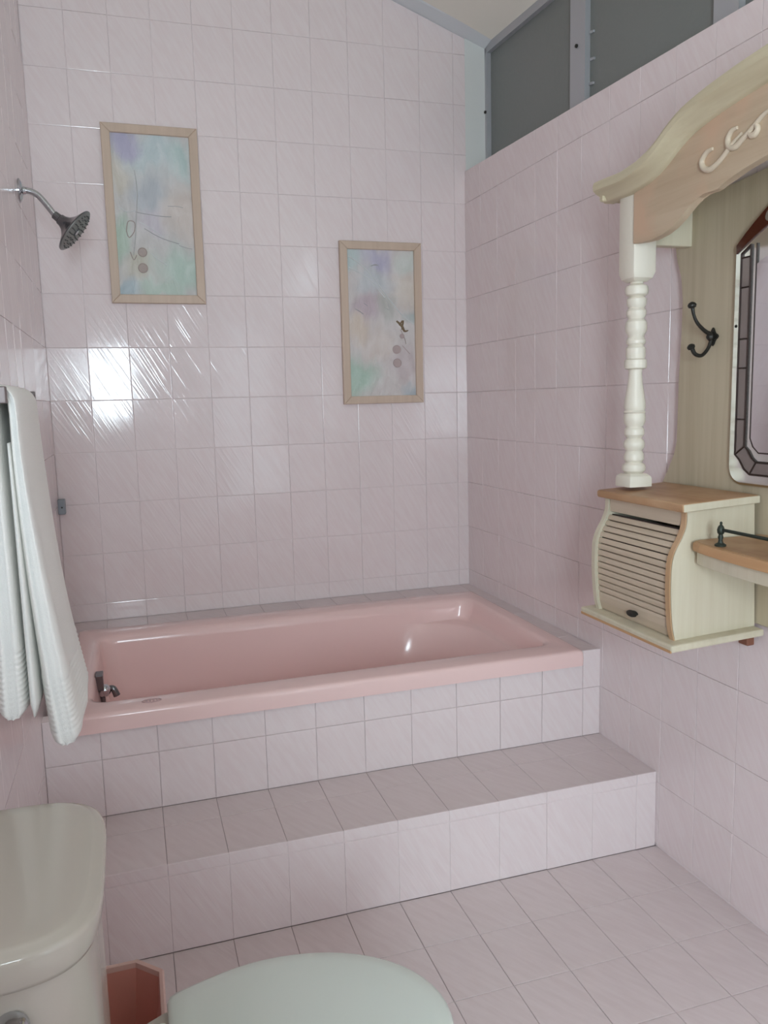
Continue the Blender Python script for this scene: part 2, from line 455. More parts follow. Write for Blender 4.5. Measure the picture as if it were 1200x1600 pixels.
for u0, u1 in ((0.018, 0.668), (0.76, 1.372), (1.464, 2.076), (2.168, 2.78), (2.872, 3.484)):
    b = bm_new(); wbar(b, [(u0, wlow(u0)), (u1, wlow(u1)), (u1, wtop(u1)), (u0, wtop(u0))], 0.008, 0.014); obj('window_pane', b, M_obscure, window)
for u, z in ((0.764, 2.545), (0.768, 2.46), (0.764, 2.385)):
    b = bm_new(); wbar(b, [(u, z), (u+0.022, z-0.003), (u+0.024, z+0.004), (u, z+0.009)], 0.002, 0.01); obj('glass_clip', b, M_alum, window)
for u, z in ((0.010, 2.547), (0.712, 2.527)):
    b = bm_new(); lathe(b, [(0, 0.006), (0.006, 0.006), (0.008, 0.003)], WM @ Vector((-0.012, -u, z)), (-1, 0, 0), 10); obj('screw', b, M_iron, window)

# ------------------------------------------------------------------ tub platform with step
plat = thing('tiled_tub_platform', 'pale pink tiled bath platform with one step, built around the pink tub', 'platform', (0.85, -1.337, 0))
g = 0.0018
b = bm_new()
box(b, 0, 1.712, -1.034-g*0+0.0018, -0.985, 0, 0.5286)                # tub face wall
box(b, 0, 1.712, -1.337+g, -1.02, 0, 0.238-g)                         # step
box(b, 0, 1.692, -0.19, 0.0, 0.40, 0.5304-g)                          # back ledge
box(b, 1.60, 1.70, -1.02, -0.15, 0.40, 0.5304-g)                      # right ledge
obj('mortar_core', b, M_grout, plat)
b = bm_new(); box(b, 0.001, 1.711, -1.3345, -1.03, 0.2362, 0.2366); obj('tread_mortar', b, M_grout_floor, plat)
b = bm_new(); box(b, 0.001, 1.690, -0.188, -0.001, 0.5286, 0.5290); obj('ledge_mortar', b, mat('ledge_grout', (0.50, 0.43, 0.43), 0.9), plat)
XP = XS[:-1] + [1.709]
lay(plat, XP, [0.238, 0.402, 0.5304], F_BACK @ Matrix.Translation((0, 0, 1.036)), M_tile, wob=0.25)
lay(plat, XS[:-1] + [1.713], [0.0, 0.205, 0.238], F_BACK @ Matrix.Translation((0, 0, 1.337)), M_tile, wob=0.25)
FT = basis((1, 0, 0), (0, 1, 0), (0, 0, 1))
lay(plat, XS[:-1] + [1.711], [-1.337, -1.149, -1.036], FT @ Matrix.Translation((0, 0, 0.238)), M_tread, wob=0.12)
lay(plat, XS, [-0.19, 0.0], FT @ Matrix.Translation((0, 0, 0.5304)), M_tread, wob=0.12)
lay(plat, [1.60, 1.704], [-1.036, -0.87, -0.70, -0.53, -0.36, -0.19], FT @ Matrix.Translation((0, 0, 0.5304)), M_tread, wob=0.12)

# ------------------------------------------------------------------ bathtub
tub = thing('bathtub', 'glossy pink bathtub sunk into the pale pink tiled platform', 'bathtub', (0.85, -0.6, 0.06))
b = bm_new()
NN = 12
def ring(x0, x1, y0, y1, z, rl, rr=None):
    rr = rl if rr is None else rr
    o = []
    for cx, cy, r, a0 in ((x1-rr, y1-rr, rr, 0), (x0+rl, y1-rl, rl, 90), (x0+rl, y0+rl, rl, 180), (x1-rr, y0+rr, rr, 270)):
        for i in range(NN+1):
            a = R(a0+90*i/NN); o.append((cx+r*math.cos(a), cy+r*math.sin(a), z))
    out = []                                                 # extra points along the straight runs
    for k in range(4):
        out += o[k*(NN+1):(k+1)*(NN+1)]
        p, q = o[(k+1)*(NN+1)-1], o[((k+1)*(NN+1)) % len(o)]
        out += [(p[0]+(q[0]-p[0])*i/9, p[1]+(q[1]-p[1])*i/9, z) for i in range(1, 9)]
    return out
ox0, ox1, oy0, oy1 = 0.045, 1.643, -1.047, -0.140
ix0, ix1, iy0, iy1 = 0.120, 1.577, -0.940, -0.258
rings = [ring(ox0, ox1, oy0, oy1, 0.484, 0.012), ring(ox0-0.001, ox1+0.001, oy0-0.001, oy1, 0.505, 0.012),
         ring(ox0, ox1, oy0, oy1, 0.524, 0.013), ring(ox0+0.002, ox1-0.002, oy0+0.002, oy1-0.002, 0.5305, 0.013), ring(ox0+0.006, ox1-0.006, oy0+0.006, oy1-0.006, 0.5345, 0.015),
         ring(ox0+0.013, ox1-0.013, oy0+0.013, oy1-0.012, 0.5365, 0.02),
         ring(ix0-0.016, ix1+0.016, iy0-0.020, iy1+0.016, 0.5365, 0.06),
         ring(ix0-0.006, ix1+0.006, iy0-0.007, iy1+0.006, 0.533, 0.06),
         ]
def basin(z, dx, rl, rr):
    d = 0.003 + (0.524-z)*0.12; return ring(ix0+d, ix1-dx, iy0+d, iy1-d, z, rl, rr)
rings += [basin(0.524, 0.0, 0.06, 0.06), basin(0.50, 0.006, 0.06, 0.06), basin(0.468, 0.016, 0.062, 0.052), basin(0.459, 0.022, 0.064, 0.055),
          basin(0.4555, 0.028, 0.065, 0.09), basin(0.4535, 0.036, 0.066, 0.205), basin(0.449, 0.042, 0.067, 0.225), basin(0.436, 0.054, 0.068, 0.24), basin(0.40, 0.095, 0.07, 0.245), basin(0.34, 0.135, 0.075, 0.235),
          basin(0.27, 0.175, 0.08, 0.22), basin(0.20, 0.225, 0.085, 0.20),
          ring(ix0+0.062, ix1-0.275, iy0+0.068, iy1-0.068, 0.156, 0.09, 0.18), ring(ix0+0.095, ix1-0.320, iy0+0.10, iy1-0.10, 0.138, 0.09, 0.15),
          ring(ix0+0.14, ix1-0.37, iy0+0.14, iy1-0.14, 0.132, 0.08, 0.12), ring(ix0+0.30, ix1-0.55, iy0+0.22, iy1-0.22, 0.130, 0.06, 0.08)]
loft(b, rings, cap0=False)
shell = obj('tub_shell', b, M_tub, tub, smooth=50)
b = bm_new()                                                # small embossed oval mark on the front rim
tube(b, [(0.285+0.026*math.cos(t*math.pi/6), -0.992+0.013*math.sin(t*math.pi/6), 0.5372) for t in range(13)], 0.0016, 5, 2)
for k in range(4): box(b, 0.268+0.010*k, 0.2735+0.010*k, -0.997, -0.987, 0.5365, 0.5385)
obj('rim_mark', b, mat('rim_print', (0.52, 0.36, 0.36), 0.4), tub)
# overflow plate with lever on the tap end
b = bm_new(); box(b, 0.122, 0.146, -0.690, -0.640, 0.478, 0.530, 0.003)
ov = obj('overflow_plate', b, M_dchrome, tub)
b = bm_new(); lathe(b, [(0, 0.018), (0.012, 0.022), (0.024, 0.019), (0.032, 0.008)], (0.134, -0.662, 0.476), (0.8, 0.1, -0.45), 16); obj('overflow_knob', b, M_chrome, ov, smooth=40)
b = bm_new(); tube(b, [(0.14, -0.648, 0.468), (0.158, -0.65, 0.474), (0.172, -0.652, 0.470), (0.182, -0.654, 0.446)], [0.006, 0.006, 0.010, 0.011], 10, 4); obj('overflow_lever', b, M_dchrome, ov, smooth=40)
b = bm_new(); tube(b, [(0.138, -0.655, 0.456), (0.140, -0.662, 0.432), (0.139, -0.668, 0.404)], [0.010, 0.008, 0.003], 8, 3); obj('overflow_spout', b, M_dchrome, ov, smooth=40)

# ------------------------------------------------------------------ framed pictures
def picture(label, x0, x1, z0, z1, pm, discs, strands, flower=None):
    cx = (x0+x1)/2; fwid = 0.032
    t = thing('framed_picture', label, 'picture', (cx, -0.004, z0), 'pastel relief pictures above the tub')
    A = [(x0, z0), (x1, z0), (x1, z1), (x0, z1)]
    Bq = [(x0+fwid, z0+fwid), (x1-fwid, z0+fwid), (x1-fwid, z1-fwid), (x0+fwid, z1-fwid)]
    for k in range(4):                                       # four mitred mouldings
        j = (k+1) % 4
        b = bm_new(); prism_y(b, [A[k], A[j], Bq[j], Bq[k]], -0.001, -0.021, 0.0022, 1)
        obj('frame_moulding', b, M_frame, t)
    b = bm_new(); box(b, x0+fwid-0.004, x1-fwid+0.004, -0.011, -0.003, z0+fwid-0.004, z1-fwid+0.004)
    obj('canvas', b, pm, t)
    W, H = x1-x0-2*fwid, z1-z0-2*fwid
    P = lambda u, v, y=-0.012: (x0+fwid+u*W, y, z0+fwid+v*H)
    for (u, v, r, c) in discs:
        b = bm_new(); p = P(u, v, -0.0105); lathe(b, [(0, r), (0.0035, r*0.98), (0.0045, r*0.86), (0.0032, r*0.78), (0.003, 0.0005)], p, (0, -1, 0), 22); obj('relief_disc', b, c, t, smooth=40)
    for pts, r, c in strands:
        b = bm_new(); tube(b, [P(u, v, -0.0108) for u, v in pts], r if isinstance(r, list) else r*0.8, 6, 4); obj('relief_strand', b, c, t, smooth=60)
    return t, P
C_disc = mat('relief_mauve', (0.40, 0.335, 0.305), 0.6); C_disc2 = mat('relief_pinkgrey', (0.44, 0.35, 0.34), 0.6)
C_line = mat('relief_grey', (0.36, 0.36, 0.37), 0.6); C_white = mat('relief_white', (0.66, 0.69, 0.69), 0.6); C_brown = mat('relief_brown', (0.21, 0.15, 0.09), 0.7)
C_grey = mat('relief_palegrey', (0.48, 0.49, 0.48), 0.6)
PL = painting('pastel_wash_left', (0.60, 0.59, 0.58), [
    (0.55, 0.88, 0.55, 0.22, (0.56, 0.66, 0.68)), (0.22, 0.95, 0.30, 0.12, (0.45, 0.43, 0.60)), (0.86, 0.86, 0.25, 0.16, (0.48, 0.62, 0.60)),
    (0.10, 0.74, 0.24, 0.18, (0.64, 0.60, 0.52)), (0.45, 0.62, 0.35, 0.16, (0.52, 0.56, 0.60)), (0.50, 0.47, 0.30, 0.14, (0.60, 0.56, 0.62)),
    (0.90, 0.52, 0.35, 0.24, (0.66, 0.58, 0.53)), (0.05, 0.36, 0.20, 0.20, (0.44, 0.58, 0.47)), (0.30, 0.17, 0.32, 0.14, (0.60, 0.58, 0.49)),
    (0.85, 0.16, 0.50, 0.20, (0.50, 0.65, 0.57)), (0.50, 0.04, 0.40, 0.08, (0.50, 0.63, 0.55)), (0.10, 0.03, 0.26, 0.09, (0.42, 0.53, 0.58))], 1.3)
picture('tan-framed pastel picture hung higher, on the left above the tub, near the shower head', 0.245, 0.591, 1.748, 2.391, PL,
        [(0.318, 0.270, 0.0175, C_disc), (0.312, 0.170, 0.0185, C_disc)],
        [([(0.13, 0.40), (0.16, 0.46), (0.24, 0.455), (0.23, 0.40), (0.16, 0.36), (0.13, 0.40)], 0.0022, C_disc),
         ([(0.26, 0.52), (0.40, 0.51), (0.60, 0.50), (0.72, 0.50)], 0.0018, C_line), ([(0.36, 0.42), (0.50, 0.38), (0.62, 0.355), (0.80, 0.33)], 0.0018, C_line),
         ([(0.30, 0.46), (0.45, 0.42), (0.60, 0.37)], 0.0015, C_white), ([(0.42, 0.27), (0.52, 0.225), (0.62, 0.195)], 0.0018, C_white),
         ([(0.28, 0.78), (0.30, 0.65), (0.27, 0.50), (0.24, 0.36), (0.20, 0.25)], 0.0022, C_grey), ([(0.05, 0.55), (0.15, 0.52), (0.26, 0.53)], 0.0018, C_white),
         ([(0.16, 0.27), (0.20, 0.22), (0.24, 0.25)], 0.0022, C_disc),
         ([(0.68, 0.565), (0.80, 0.567), (0.88, 0.56)], 0.0013, C_line), ([(0.80, 0.32), (0.90, 0.305), (0.97, 0.30)], 0.0013, C_line)])
PR = painting('pastel_wash_right', (0.62, 0.58, 0.57), [
    (0.10, 0.95, 0.30, 0.14, (0.50, 0.60, 0.60)), (0.48, 0.92, 0.34, 0.15, (0.48, 0.46, 0.60)), (0.92, 0.93, 0.25, 0.12, (0.60, 0.64, 0.60)),
    (0.88, 0.74, 0.28, 0.18, (0.66, 0.59, 0.52)), (0.40, 0.76, 0.45, 0.14, (0.52, 0.55, 0.58)), (0.28, 0.60, 0.36, 0.13, (0.52, 0.42, 0.47)), (0.62, 0.60, 0.25, 0.12, (0.50, 0.50, 0.47)),
    (0.12, 0.46, 0.28, 0.14, (0.68, 0.57, 0.48)), (0.45, 0.36, 0.35, 0.16, (0.66, 0.58, 0.54)), (0.97, 0.55, 0.16, 0.08, (0.42, 0.48, 0.47)),
    (0.12, 0.14, 0.46, 0.22, (0.43, 0.60, 0.50)), (0.82, 0.24, 0.30, 0.18, (0.58, 0.50, 0.51)), (0.92, 0.05, 0.20, 0.10, (0.44, 0.50, 0.54))], 5.1)
picture('tan-framed pastel picture hung lower, to the right above the tub, near the room corner', 1.132, 1.483, 1.348, 2.005, PR,
        [(0.715, 0.322, 0.0185, C_disc2), (0.72, 0.228, 0.0190, C_disc2), (0.80, 0.415, 0.010, C_disc2)],
        [([(0.02, 0.955), (0.30, 0.86), (0.60, 0.68), (0.80, 0.565), (0.98, 0.50)], 0.0030, C_white), ([(0.02, 0.88), (0.30, 0.81), (0.55, 0.68)], 0.0022, C_white),
         ([(0.10, 0.60), (0.16, 0.585), (0.22, 0.565)], 0.0022, C_line), ([(0.55, 0.61), (0.62, 0.60), (0.58, 0.66)], 0.0020, C_grey),
         ([(0.80, 0.35), (0.86, 0.32), (0.92, 0.29)], 0.0022, C_disc2), ([(0.78, 0.46), (0.84, 0.40), (0.86, 0.36)], 0.0022, C_disc),
         ([(0.72, 0.52), (0.80, 0.485), (0.84, 0.45), (0.90, 0.455)], [0.004, 0.006, 0.005, 0.002], C_brown), ([(0.76, 0.49), (0.82, 0.52), (0.80, 0.46)], [0.003, 0.005, 0.003], C_brown),
         ([(0.34, 0.89), (0.42, 0.90), (0.47, 0.895)], [0.001, 0.003, 0.001], C_line), ([(0.23, 0.64), (0.29, 0.62)], 0.0016, C_line)])

# ------------------------------------------------------------------ shower head on its arm
YS, ZS = -0.472, 2.027
sh = thing('shower_head', 'chrome shower head on a bent arm, fixed to the left wall beside the picture', 'shower head', (0.0, YS, ZS))
b = bm_new(); lathe(b, [(0.0003, 0.036), (0.004, 0.036), (0.009, 0.028), (0.012, 0.013), (0.020, 0.011)], (0, YS, ZS), (1, 0, 0), 28); obj('wall_flange', b, M_chrome, sh, smooth=40)
b = bm_new(); tube(b, [(0.0, YS, ZS), (0.022, YS, ZS+0.001), (0.045, YS, ZS-0.006), (0.066, YS-0.001, ZS-0.026), (0.102, YS-0.003, ZS-0.076)], 0.0095, 14, 8); obj('shower_arm', b, M_chrome, sh, smooth=60)
ax = Vector((0.765, -0.10, -0.64)).normalized(); hb = Vector((0.096, YS-0.003, ZS-0.068))
b = bm_new(); lathe(b, [(0, 0.0125), (0.018, 0.0135), (0.020, 0.0165), (0.030, 0.0180), (0.042, 0.024), (0.056, 0.040), (0.067, 0.062), (0.073, 0.074), (0.0755, 0.0745), (0.0762, 0.070)], hb, ax, 36); obj('shower_bell', b, M_dchrome, sh, smooth=35)
b = bm_new(); lathe(b, [(0.0755, 0.0715), (0.0785, 0.070), (0.080, 0.064), (0.0805, 0.0005)], hb, ax, 36)
face = obj('spray_face', b, mat('grey_spray_face', (0.22, 0.23, 0.22), 0.35, metal=0.5), sh, smooth=35)
d_, u_, v_ = frame_of(ax); b = bm_new()
for r_, n_ in ((0.014, 6), (0.030, 12), (0.046, 18), (0.060, 24)):
    for k in range(n_):
        a = 2*math.pi*k/n_; p = hb + d_*0.080 + (u_*math.cos(a)+v_*math.sin(a))*r_
        lathe(b, [(0, 0.0026), (0.004, 0.0016)], p, ax, 6)
obj('spray_nozzles', b, mat('nozzle_rubber', (0.07, 0.07, 0.07), 0.5), face)['kind'] = 'stuff'
b = bm_new(); lathe(b, [(0.0758, 0.010), (0.084, 0.0095), (0.086, 0.004)], hb + v_*0.0, ax, 16); obj('centre_cap', b, M_chrome, sh, smooth=40)

# ------------------------------------------------------------------ small grey wall bracket by the corner
br = thing('wall_bracket', 'small grey square bracket with a centre screw, low in the left wall corner', 'bracket', (0.0, -0.03, 0.99))
b = bm_new(); box(b, 0.0002, 0.026, -0.046, -0.012, 0.964, 1.021, 0.003, 2); obj('bracket_block', b, M_greyplate, br)
b = bm_new(); lathe(b, [(0, 0.0035), (0.0015, 0.003)], (0.0145, -0.046, 0.991), (0, -1, 0), 10); obj('screw', b, M_black, br)

# ------------------------------------------------------------------ towel rail and towel
rail = thing('towel_rail', 'short chrome towel rail with square brackets, on the left wall under the white towel', 'towel rail', (0, -1.5, 1.383))
for y in (-1.752, -1.300):
    b = bm_new(); box(b, 0.0003, 0.080, y-0.009, y+0.009, 1.369, 1.398, 0.002, 2); o = obj('rail_bracket', b, M_bchrome, rail)
    b2 = bm_new(); box(b2, 0.0003, 0.008, y-0.018, y+0.018, 1.360, 1.407, 0.002, 2); obj('wall_plate', b2, M_bchrome, o)
b = bm_new(); tube(b, [(0.0625, -1.752, 1.383), (0.0625, -1.30, 1.383)], 0.0080, 14, 1); obj('rail_bar', b, M_bchrome, rail, smooth=60)

def towel():
    b = bm_new()
    # path in (x,z): back hem, up, over the bar, down to the front hem; half thickness h; y-range (near,far)
    K = []
    def S(x, z, h, yn, yf): K.append((x, z, h, yn, yf))
    nrm = []
    path = []
    zb, zf = 0.800, 0.735
    hems = [0.0, 0.001, 0.003, 0.006, 0.010, 0.015, 0.0185] + [0.021+0.0017*k for k in range(62)]
    zl = [zb+h for h in hems]; zl += [zl[-1] + (1.350-zl[-1])*k/40 for k in range(1, 41)]
    for z in zl:
        t = (z-zb)/(1.350-zb)
        path.append((0.040 + 0.004*t, z, 0.027 - 0.0145*t**1.8, z - zb, -1.735+0.018*t, -1.345-0.01*t))
    for i in range(1, 12):
        a = math.pi*(1-i/12)
        path.append((0.0625 + 0.0192*math.cos(a), 1.366 + 0.0275*math.sin(a), 0.0108, 9, -1.715, -1.360))
    zl = [zf+h for h in hems]; zl += [zl[-1] + (1.350-zl[-1])*k/44 for k in range(1, 45)]
    for z in zl[::-1]:
        t = (1.350-z)/(1.350-zf)
        path.append((0.0820 + 0.044*t**1.8, z, 0.0108 + 0.019*t**1.2, z - zf, -1.715-0.010*t, -1.360+0.02*t))
    P2 = [Vector((p[0], p[1])) for p in path]; n = len(path); rings = []
    NS = 56
    for i, (x, z, h, hem, yn, yf) in enumerate(path):
        t = (P2[min(i+1, n-1)] - P2[max(i-1, 0)]).normalized(); nv = Vector((-t.y, t.x))
        ym, hy = (yn+yf)/2, (yf-yn)/2
        endf = 1.0
        if hem < 0.014: endf = math.sqrt(max(0.30, 1-(1-hem/0.014)**2))
        rib = 0.0016*math.sin(hem*2*math.pi/0.0102) if 0.02 < hem < 0.125 else 0
        r = []
        for k in range(NS):
            a = 2*math.pi*k/NS
            ca, sa = math.cos(a), math.sin(a)
            e = 0.34
            yy = math.copysign(abs(ca)**e, ca)*hy
            nn = math.copysign(abs(sa)**0.75, sa)*(h*endf + rib)
            drop = max(0.0, 1.36 - z)
            fold = 0.0055*min(1, drop*2.2)*min(1.0, 0.35+hem*4)*math.sin(yy*31 + 1.3*math.sin(z*5) + (0.6 if x < 0.07 else 2.1)) if abs(sa) > 0.2 else 0
            # layers showing at the folded ends
            lay_ = 0.010*math.exp(-((abs(nn)-h*0.15)/(h*0.16))**2) if abs(ca) > 0.9 else 0
            yy -= math.copysign(lay_, ca)
            if ca < -0.3: yy += -0.012*min(1, drop*1.6)*(nn/h if x < 0.07 else -nn/h)*0.6
            r.append((x + nv.x*(nn) + nv.x*fold*(1 if sa > 0 else 0.6), ym + yy, z + nv.y*nn))
        rings.append(r)
    loft(b, rings)
    o = obj('bath_towel', b, M_towel, None, smooth=180)
    tag(o, 'white terry bath towel folded double over the rail on the left wall', 'towel')
    # inner turned-in edge between the two halves
    b = bm_new(); rr = []
    for i in range(24):
        t = i/23; z = 1.30 - 0.50*t; hh = 0.004 + 0.007*t
        if i == 23: hh *= 0.4
        x = 0.070 + 0.005*t
        rr.append([(x + hh*math.cos(2*math.pi*k/12), -1.53 - 0.19*math.copysign(abs(math.sin(2*math.pi*k/12))**0.4, math.sin(2*math.pi*k/12)) - 0.01*t, z) for k in range(12)])
    loft(b, rr); obj('turned_edge', b, M_towel, o, smooth=180)
towel()

# ------------------------------------------------------------------ toilet
ty = -2.205
toi = thing('toilet', 'bone ceramic toilet with its white lid closed, against the left wall', 'toilet', (0.30, ty, 0))
def dring(xb, xf, hy, bow, z, r=0.05, n=4.2):
    """D-shaped section: straight back at xb, bowed front reaching xf+bow; centred on ty"""
    xc = xb + 0.03; a = xf + bow - xc; o = []
    for i in range(41):
        t = R(-90 + 180*i/40); c, s_ = math.cos(t), math.sin(t)
        o.append((xc + a*max(c, 0)**(2/n), ty + 0.002 + hy*math.copysign(abs(s_)**(2/n), s_), z))
    rb = 0.015
    for a0, sy in ((90, 1), (180, -1)):
        for i in range(5):
            q = R(a0 + 90*i/4); o.append((xb+rb + rb*math.cos(q), ty + 0.002 + sy*(hy-rb) + rb*math.sin(q), z))
    return o
b = bm_new()
loft(b, [dring(0.020, 0.160, 0.150, 0.020, 0.385, 0.05), dring(0.016, 0.172, 0.160, 0.022, 0.40, 0.055), dring(0.014, 0.172, 0.163, 0.022, 0.60, 0.055), dring(0.012, 0.170, 0.166, 0.022, 0.738, 0.055)])
tank = obj('tank', b, M_ceramic, toi, smooth=40)
b = bm_new()
loft(b, [dring(0.012, 0.172, 0.168, 0.022, 0.727, 0.055), dring(0.009, 0.178, 0.176, 0.023, 0.729, 0.056), dring(0.007, 0.181, 0.179, 0.023, 0.736, 0.057), dring(0.006, 0.184, 0.183, 0.024, 0.764, 0.058),
         dring(0.007, 0.1825, 0.1815, 0.024, 0.7695, 0.057), dring(0.010, 0.179, 0.178, 0.0235, 0.7725, 0.056), dring(0.013, 0.175, 0.174, 0.023, 0.7735, 0.055), dring(0.015, 0.172, 0.171, 0.023, 0.7765, 0.055), dring(0.019, 0.167, 0.166, 0.022, 0.7785, 0.055), dring(0.04, 0.145, 0.144, 0.02, 0.7795, 0.05)])
obj('tank_lid', b, M_ceramic, toi, smooth=60)
b = bm_new(); lathe(b, [(0, 0.019), (0.006, 0.019), (0.012, 0.016), (0.018, 0.015), (0.022, 0.010)], (0.108, ty-0.1625, 0.682), (0, -1, 0), 20); obj('flush_knob', b, M_chrome, toi, smooth=35, label='round chrome flush knob')
def egg(xb, xf, hy, z, n=40, sq=0.62):
    o = []
    xm = xb + 0.40*(xf-xb)
    for i in range(n):
        a = 2*math.pi*i/n; c, s = math.cos(a), math.sin(a)
        if c >= 0: x = xm + (xf-xm)*c**0.92 if c > 0 else xm
        else: x = xm - (xm-xb)*abs(c)**sq
        o.append((x, ty + hy*math.copysign(abs(s)**0.92, s), z))
    return o
b = bm_new()
loft(b, [egg(0.14, 0.52, 0.115, 0.0), egg(0.14, 0.52, 0.115, 0.02), egg(0.16, 0.48, 0.095, 0.06), egg(0.15, 0.50, 0.10, 0.16), egg(0.12, 0.58, 0.135, 0.27), egg(0.14, 0.645, 0.172, 0.35, sq=1.0), egg(0.15, 0.66, 0.182, 0.385, sq=1.0), egg(0.155, 0.655, 0.178, 0.398, sq=1.0)])
obj('bowl', b, M_ceramic, toi, smooth=60)
b = bm_new()
loft(b, [egg(0.275, 0.674, 0.184, 0.399), egg(0.272, 0.682, 0.191, 0.404), egg(0.275, 0.679, 0.188, 0.413)])
obj('seat', b, M_seat, toi, smooth=50)
b = bm_new()
def eggl(d, z):
    xb, xm, xf, hw = 0.272, 0.430, 0.689, 0.195
    side = [(xb+d, 0.0), (xb+d, (0.150-d)*0.5), (xb+d, 0.150-d), (xb+d+0.004, 0.160-d), (xb+d+0.014, 0.166-d)]
    for i in range(1, 7):
        t = i/6; side.append((xb+d+0.014 + (xm-xb-d-0.014)*t, 0.166-d + (hw-0.166)*math.sin(math.pi/2*t)))
    for i in range(1, 15):
        a = math.pi/2*i/14; side.append((xm + (xf-d-xm)*math.sin(a), (hw-d)*math.cos(a)))
    return [(x, ty+y, z) for x, y in side] + [(x, ty-y, z) for x, y in side[-2:0:-1]]
loft(b, [eggl(0.006, 0.4145), eggl(0.001, 0.4165), eggl(0.0, 0.421), eggl(0.002, 0.427), eggl(0.009, 0.4315), eggl(0.03, 0.434), eggl(0.09, 0.436)])
obj('seat_lid', b, M_seat, toi, smooth=70, label='white closed seat lid')
for s in (-1, 1):
    b = bm_new(); tube(b, [(0.262, ty+s*0.075-0.028, 0.418), (0.262, ty+s*0.075+0.028, 0.418)], 0.011, 12, 1); box(b, 0.246, 0.276, ty+s*0.075-0.02, ty+s*0.075+0.02, 0.396, 0.415, 0.003, 1)
    obj('hinge', b, M_seat, toi, smooth=40)

# ------------------------------------------------------------------ waste basket
bk = thing('waste_basket', 'reddish pink plastic waste basket tucked between toilet tank and step', 'basket', (0.145, -1.815, 0))
def oct_(h, c, z): 
    p = [(h, -h+c), (h, h-c), (h-c, h), (-h+c, h), (-h, h-c), (-h, -h+c), (-h+c, -h), (h-c, -h)]
    return [(0.145+x, -1.812+y, z) for x, y in p]
b = bm_new()
loft(b, [oct_(0.092, 0.035, 0.001), oct_(0.118, 0.044, 0.244), oct_(0.1155, 0.043, 0.244), oct_(0.090, 0.034, 0.005)])
obj('basket_body', b, M_basket, bk)
b = bm_new()
loft(b, [oct_(0.1155, 0.044, 0.240), oct_(0.1245, 0.047, 0.240), oct_(0.1255, 0.047, 0.247), oct_(0.122, 0.046, 0.252), oct_(0.116, 0.044, 0.250), oct_(0.1145, 0.043, 0.240)], cap0=False, cap1=False)
obj('basket_rim', b, M_basket_rim, bk, label='pale pink rolled rim')

# ------------------------------------------------------------------ vanity surround on the right wall
XW = 1.7145                                                 # wall face near the vanity
YC = -2.06                                                  # middle of the vanity
def mir(y): return 2*YC - y
van = thing('vanity_surround', 'washed oak vanity surround with an arched carved cornice on turned posts, on the right wall', 'vanity', (1.70, YC, 0.78))
half = [(-1.362, 0.80), (-1.362, 1.112), (-1.385, 1.145), (-1.412, 1.190), (-1.424, 1.230), (-1.424, 1.40), (-1.430, 1.50), (-1.432, 1.60), (-1.426, 1.662), (-1.408, 1.70), (-1.397, 1.735), (-1.395, 1.84),
        (-1.50, 1.846), (-1.60, 1.850), (-1.70, 1.857), (-1.85, 1.862), (-2.06, 1.864)]
poly = half + [(mir(y), z) for y, z in half[::-1][1:]]
b = bm_new(); prism_x(b, poly, 1.690, 1.708, 0.002, 1); obj('back_panel', b, M_panel, van)
for s in (0, 1):                                            # turned posts
    yc = -1.458 if s == 0 else mir(-1.458); xc = 1.530; z0 = 1.1195
    b = bm_new(); h = 0.034
    # square base with eased top
    loft(b, [[(xc+x*k, yc+y*k, z) for x, y in rrect(0, 0, 0.0345, 0.0345, 0.006, 2)] for k, z in ((1, z0), (1, z0+0.020), (0.93, z0+0.027), (0.72, z0+0.033))])
    prof = [(1.150, 0.0235), (1.153, 0.0215), (1.160, 0.029), (1.168, 0.0305), (1.176, 0.028), (1.182, 0.0205), (1.188, 0.025), (1.198, 0.026), (1.205, 0.024), (1.212, 0.0205), (1.222, 0.0265), (1.232, 0.027), (1.239, 0.024), (1.245, 0.0185),
            (1.254, 0.0255), (1.267, 0.0255), (1.274, 0.0205), (1.285, 0.027), (1.300, 0.0280), (1.309, 0.0255), (1.312, 0.0288), (1.317, 0.0245), (1.325, 0.0275), (1.335, 0.0270), (1.36, 0.0230), (1.393, 0.0180), (1.412, 0.0165), (1.421, 0.0180), (1.424, 0.0270), (1.430, 0.0285), (1.445, 0.0280), (1.4485, 0.0225),
            (1.457, 0.0245), (1.475, 0.0250), (1.482, 0.0190), (1.487, 0.0240), (1.494, 0.0245), (1.503, 0.0200), (1.509, 0.0210), (1.516, 0.0260), (1.530, 0.0275), (1.541, 0.0260), (1.549, 0.0195), (1.558, 0.0245), (1.568, 0.0250), (1.576, 0.0195), (1.584, 0.0245), (1.598, 0.0250), (1.604, 0.0185), (1.609, 0.0270), (1.620, 0.0295), (1.630, 0.0270), (1.636, 0.0150), (1.644, 0.0180)]
    lathe(b, [(z-1.15, r) for z, r in prof], (xc, yc, 1.150), (0, 0, 1), 24)
    loft(b, [[(xc+x*k, yc+y*k, z) for x, y in rrect(0, 0, h, h, 0.007, 2)] for k, z in ((0.55, 1.640), (0.85, 1.648), (1, 1.662), (1, 1.870))])
    obj('turned_post', b, M_post, van, smooth=30, label='cream turned spindle post')
    y0, y1 = sorted((-1.462 if s == 0 else mir(-1.462), -1.432 if s == 0 else mir(-1.432)))
    b = bm_new(); box(b, xc+h-0.002, 1.692, y0, y1, 1.732, 1.86, 0.002, 1); obj('side_rail', b, M_cream, van)
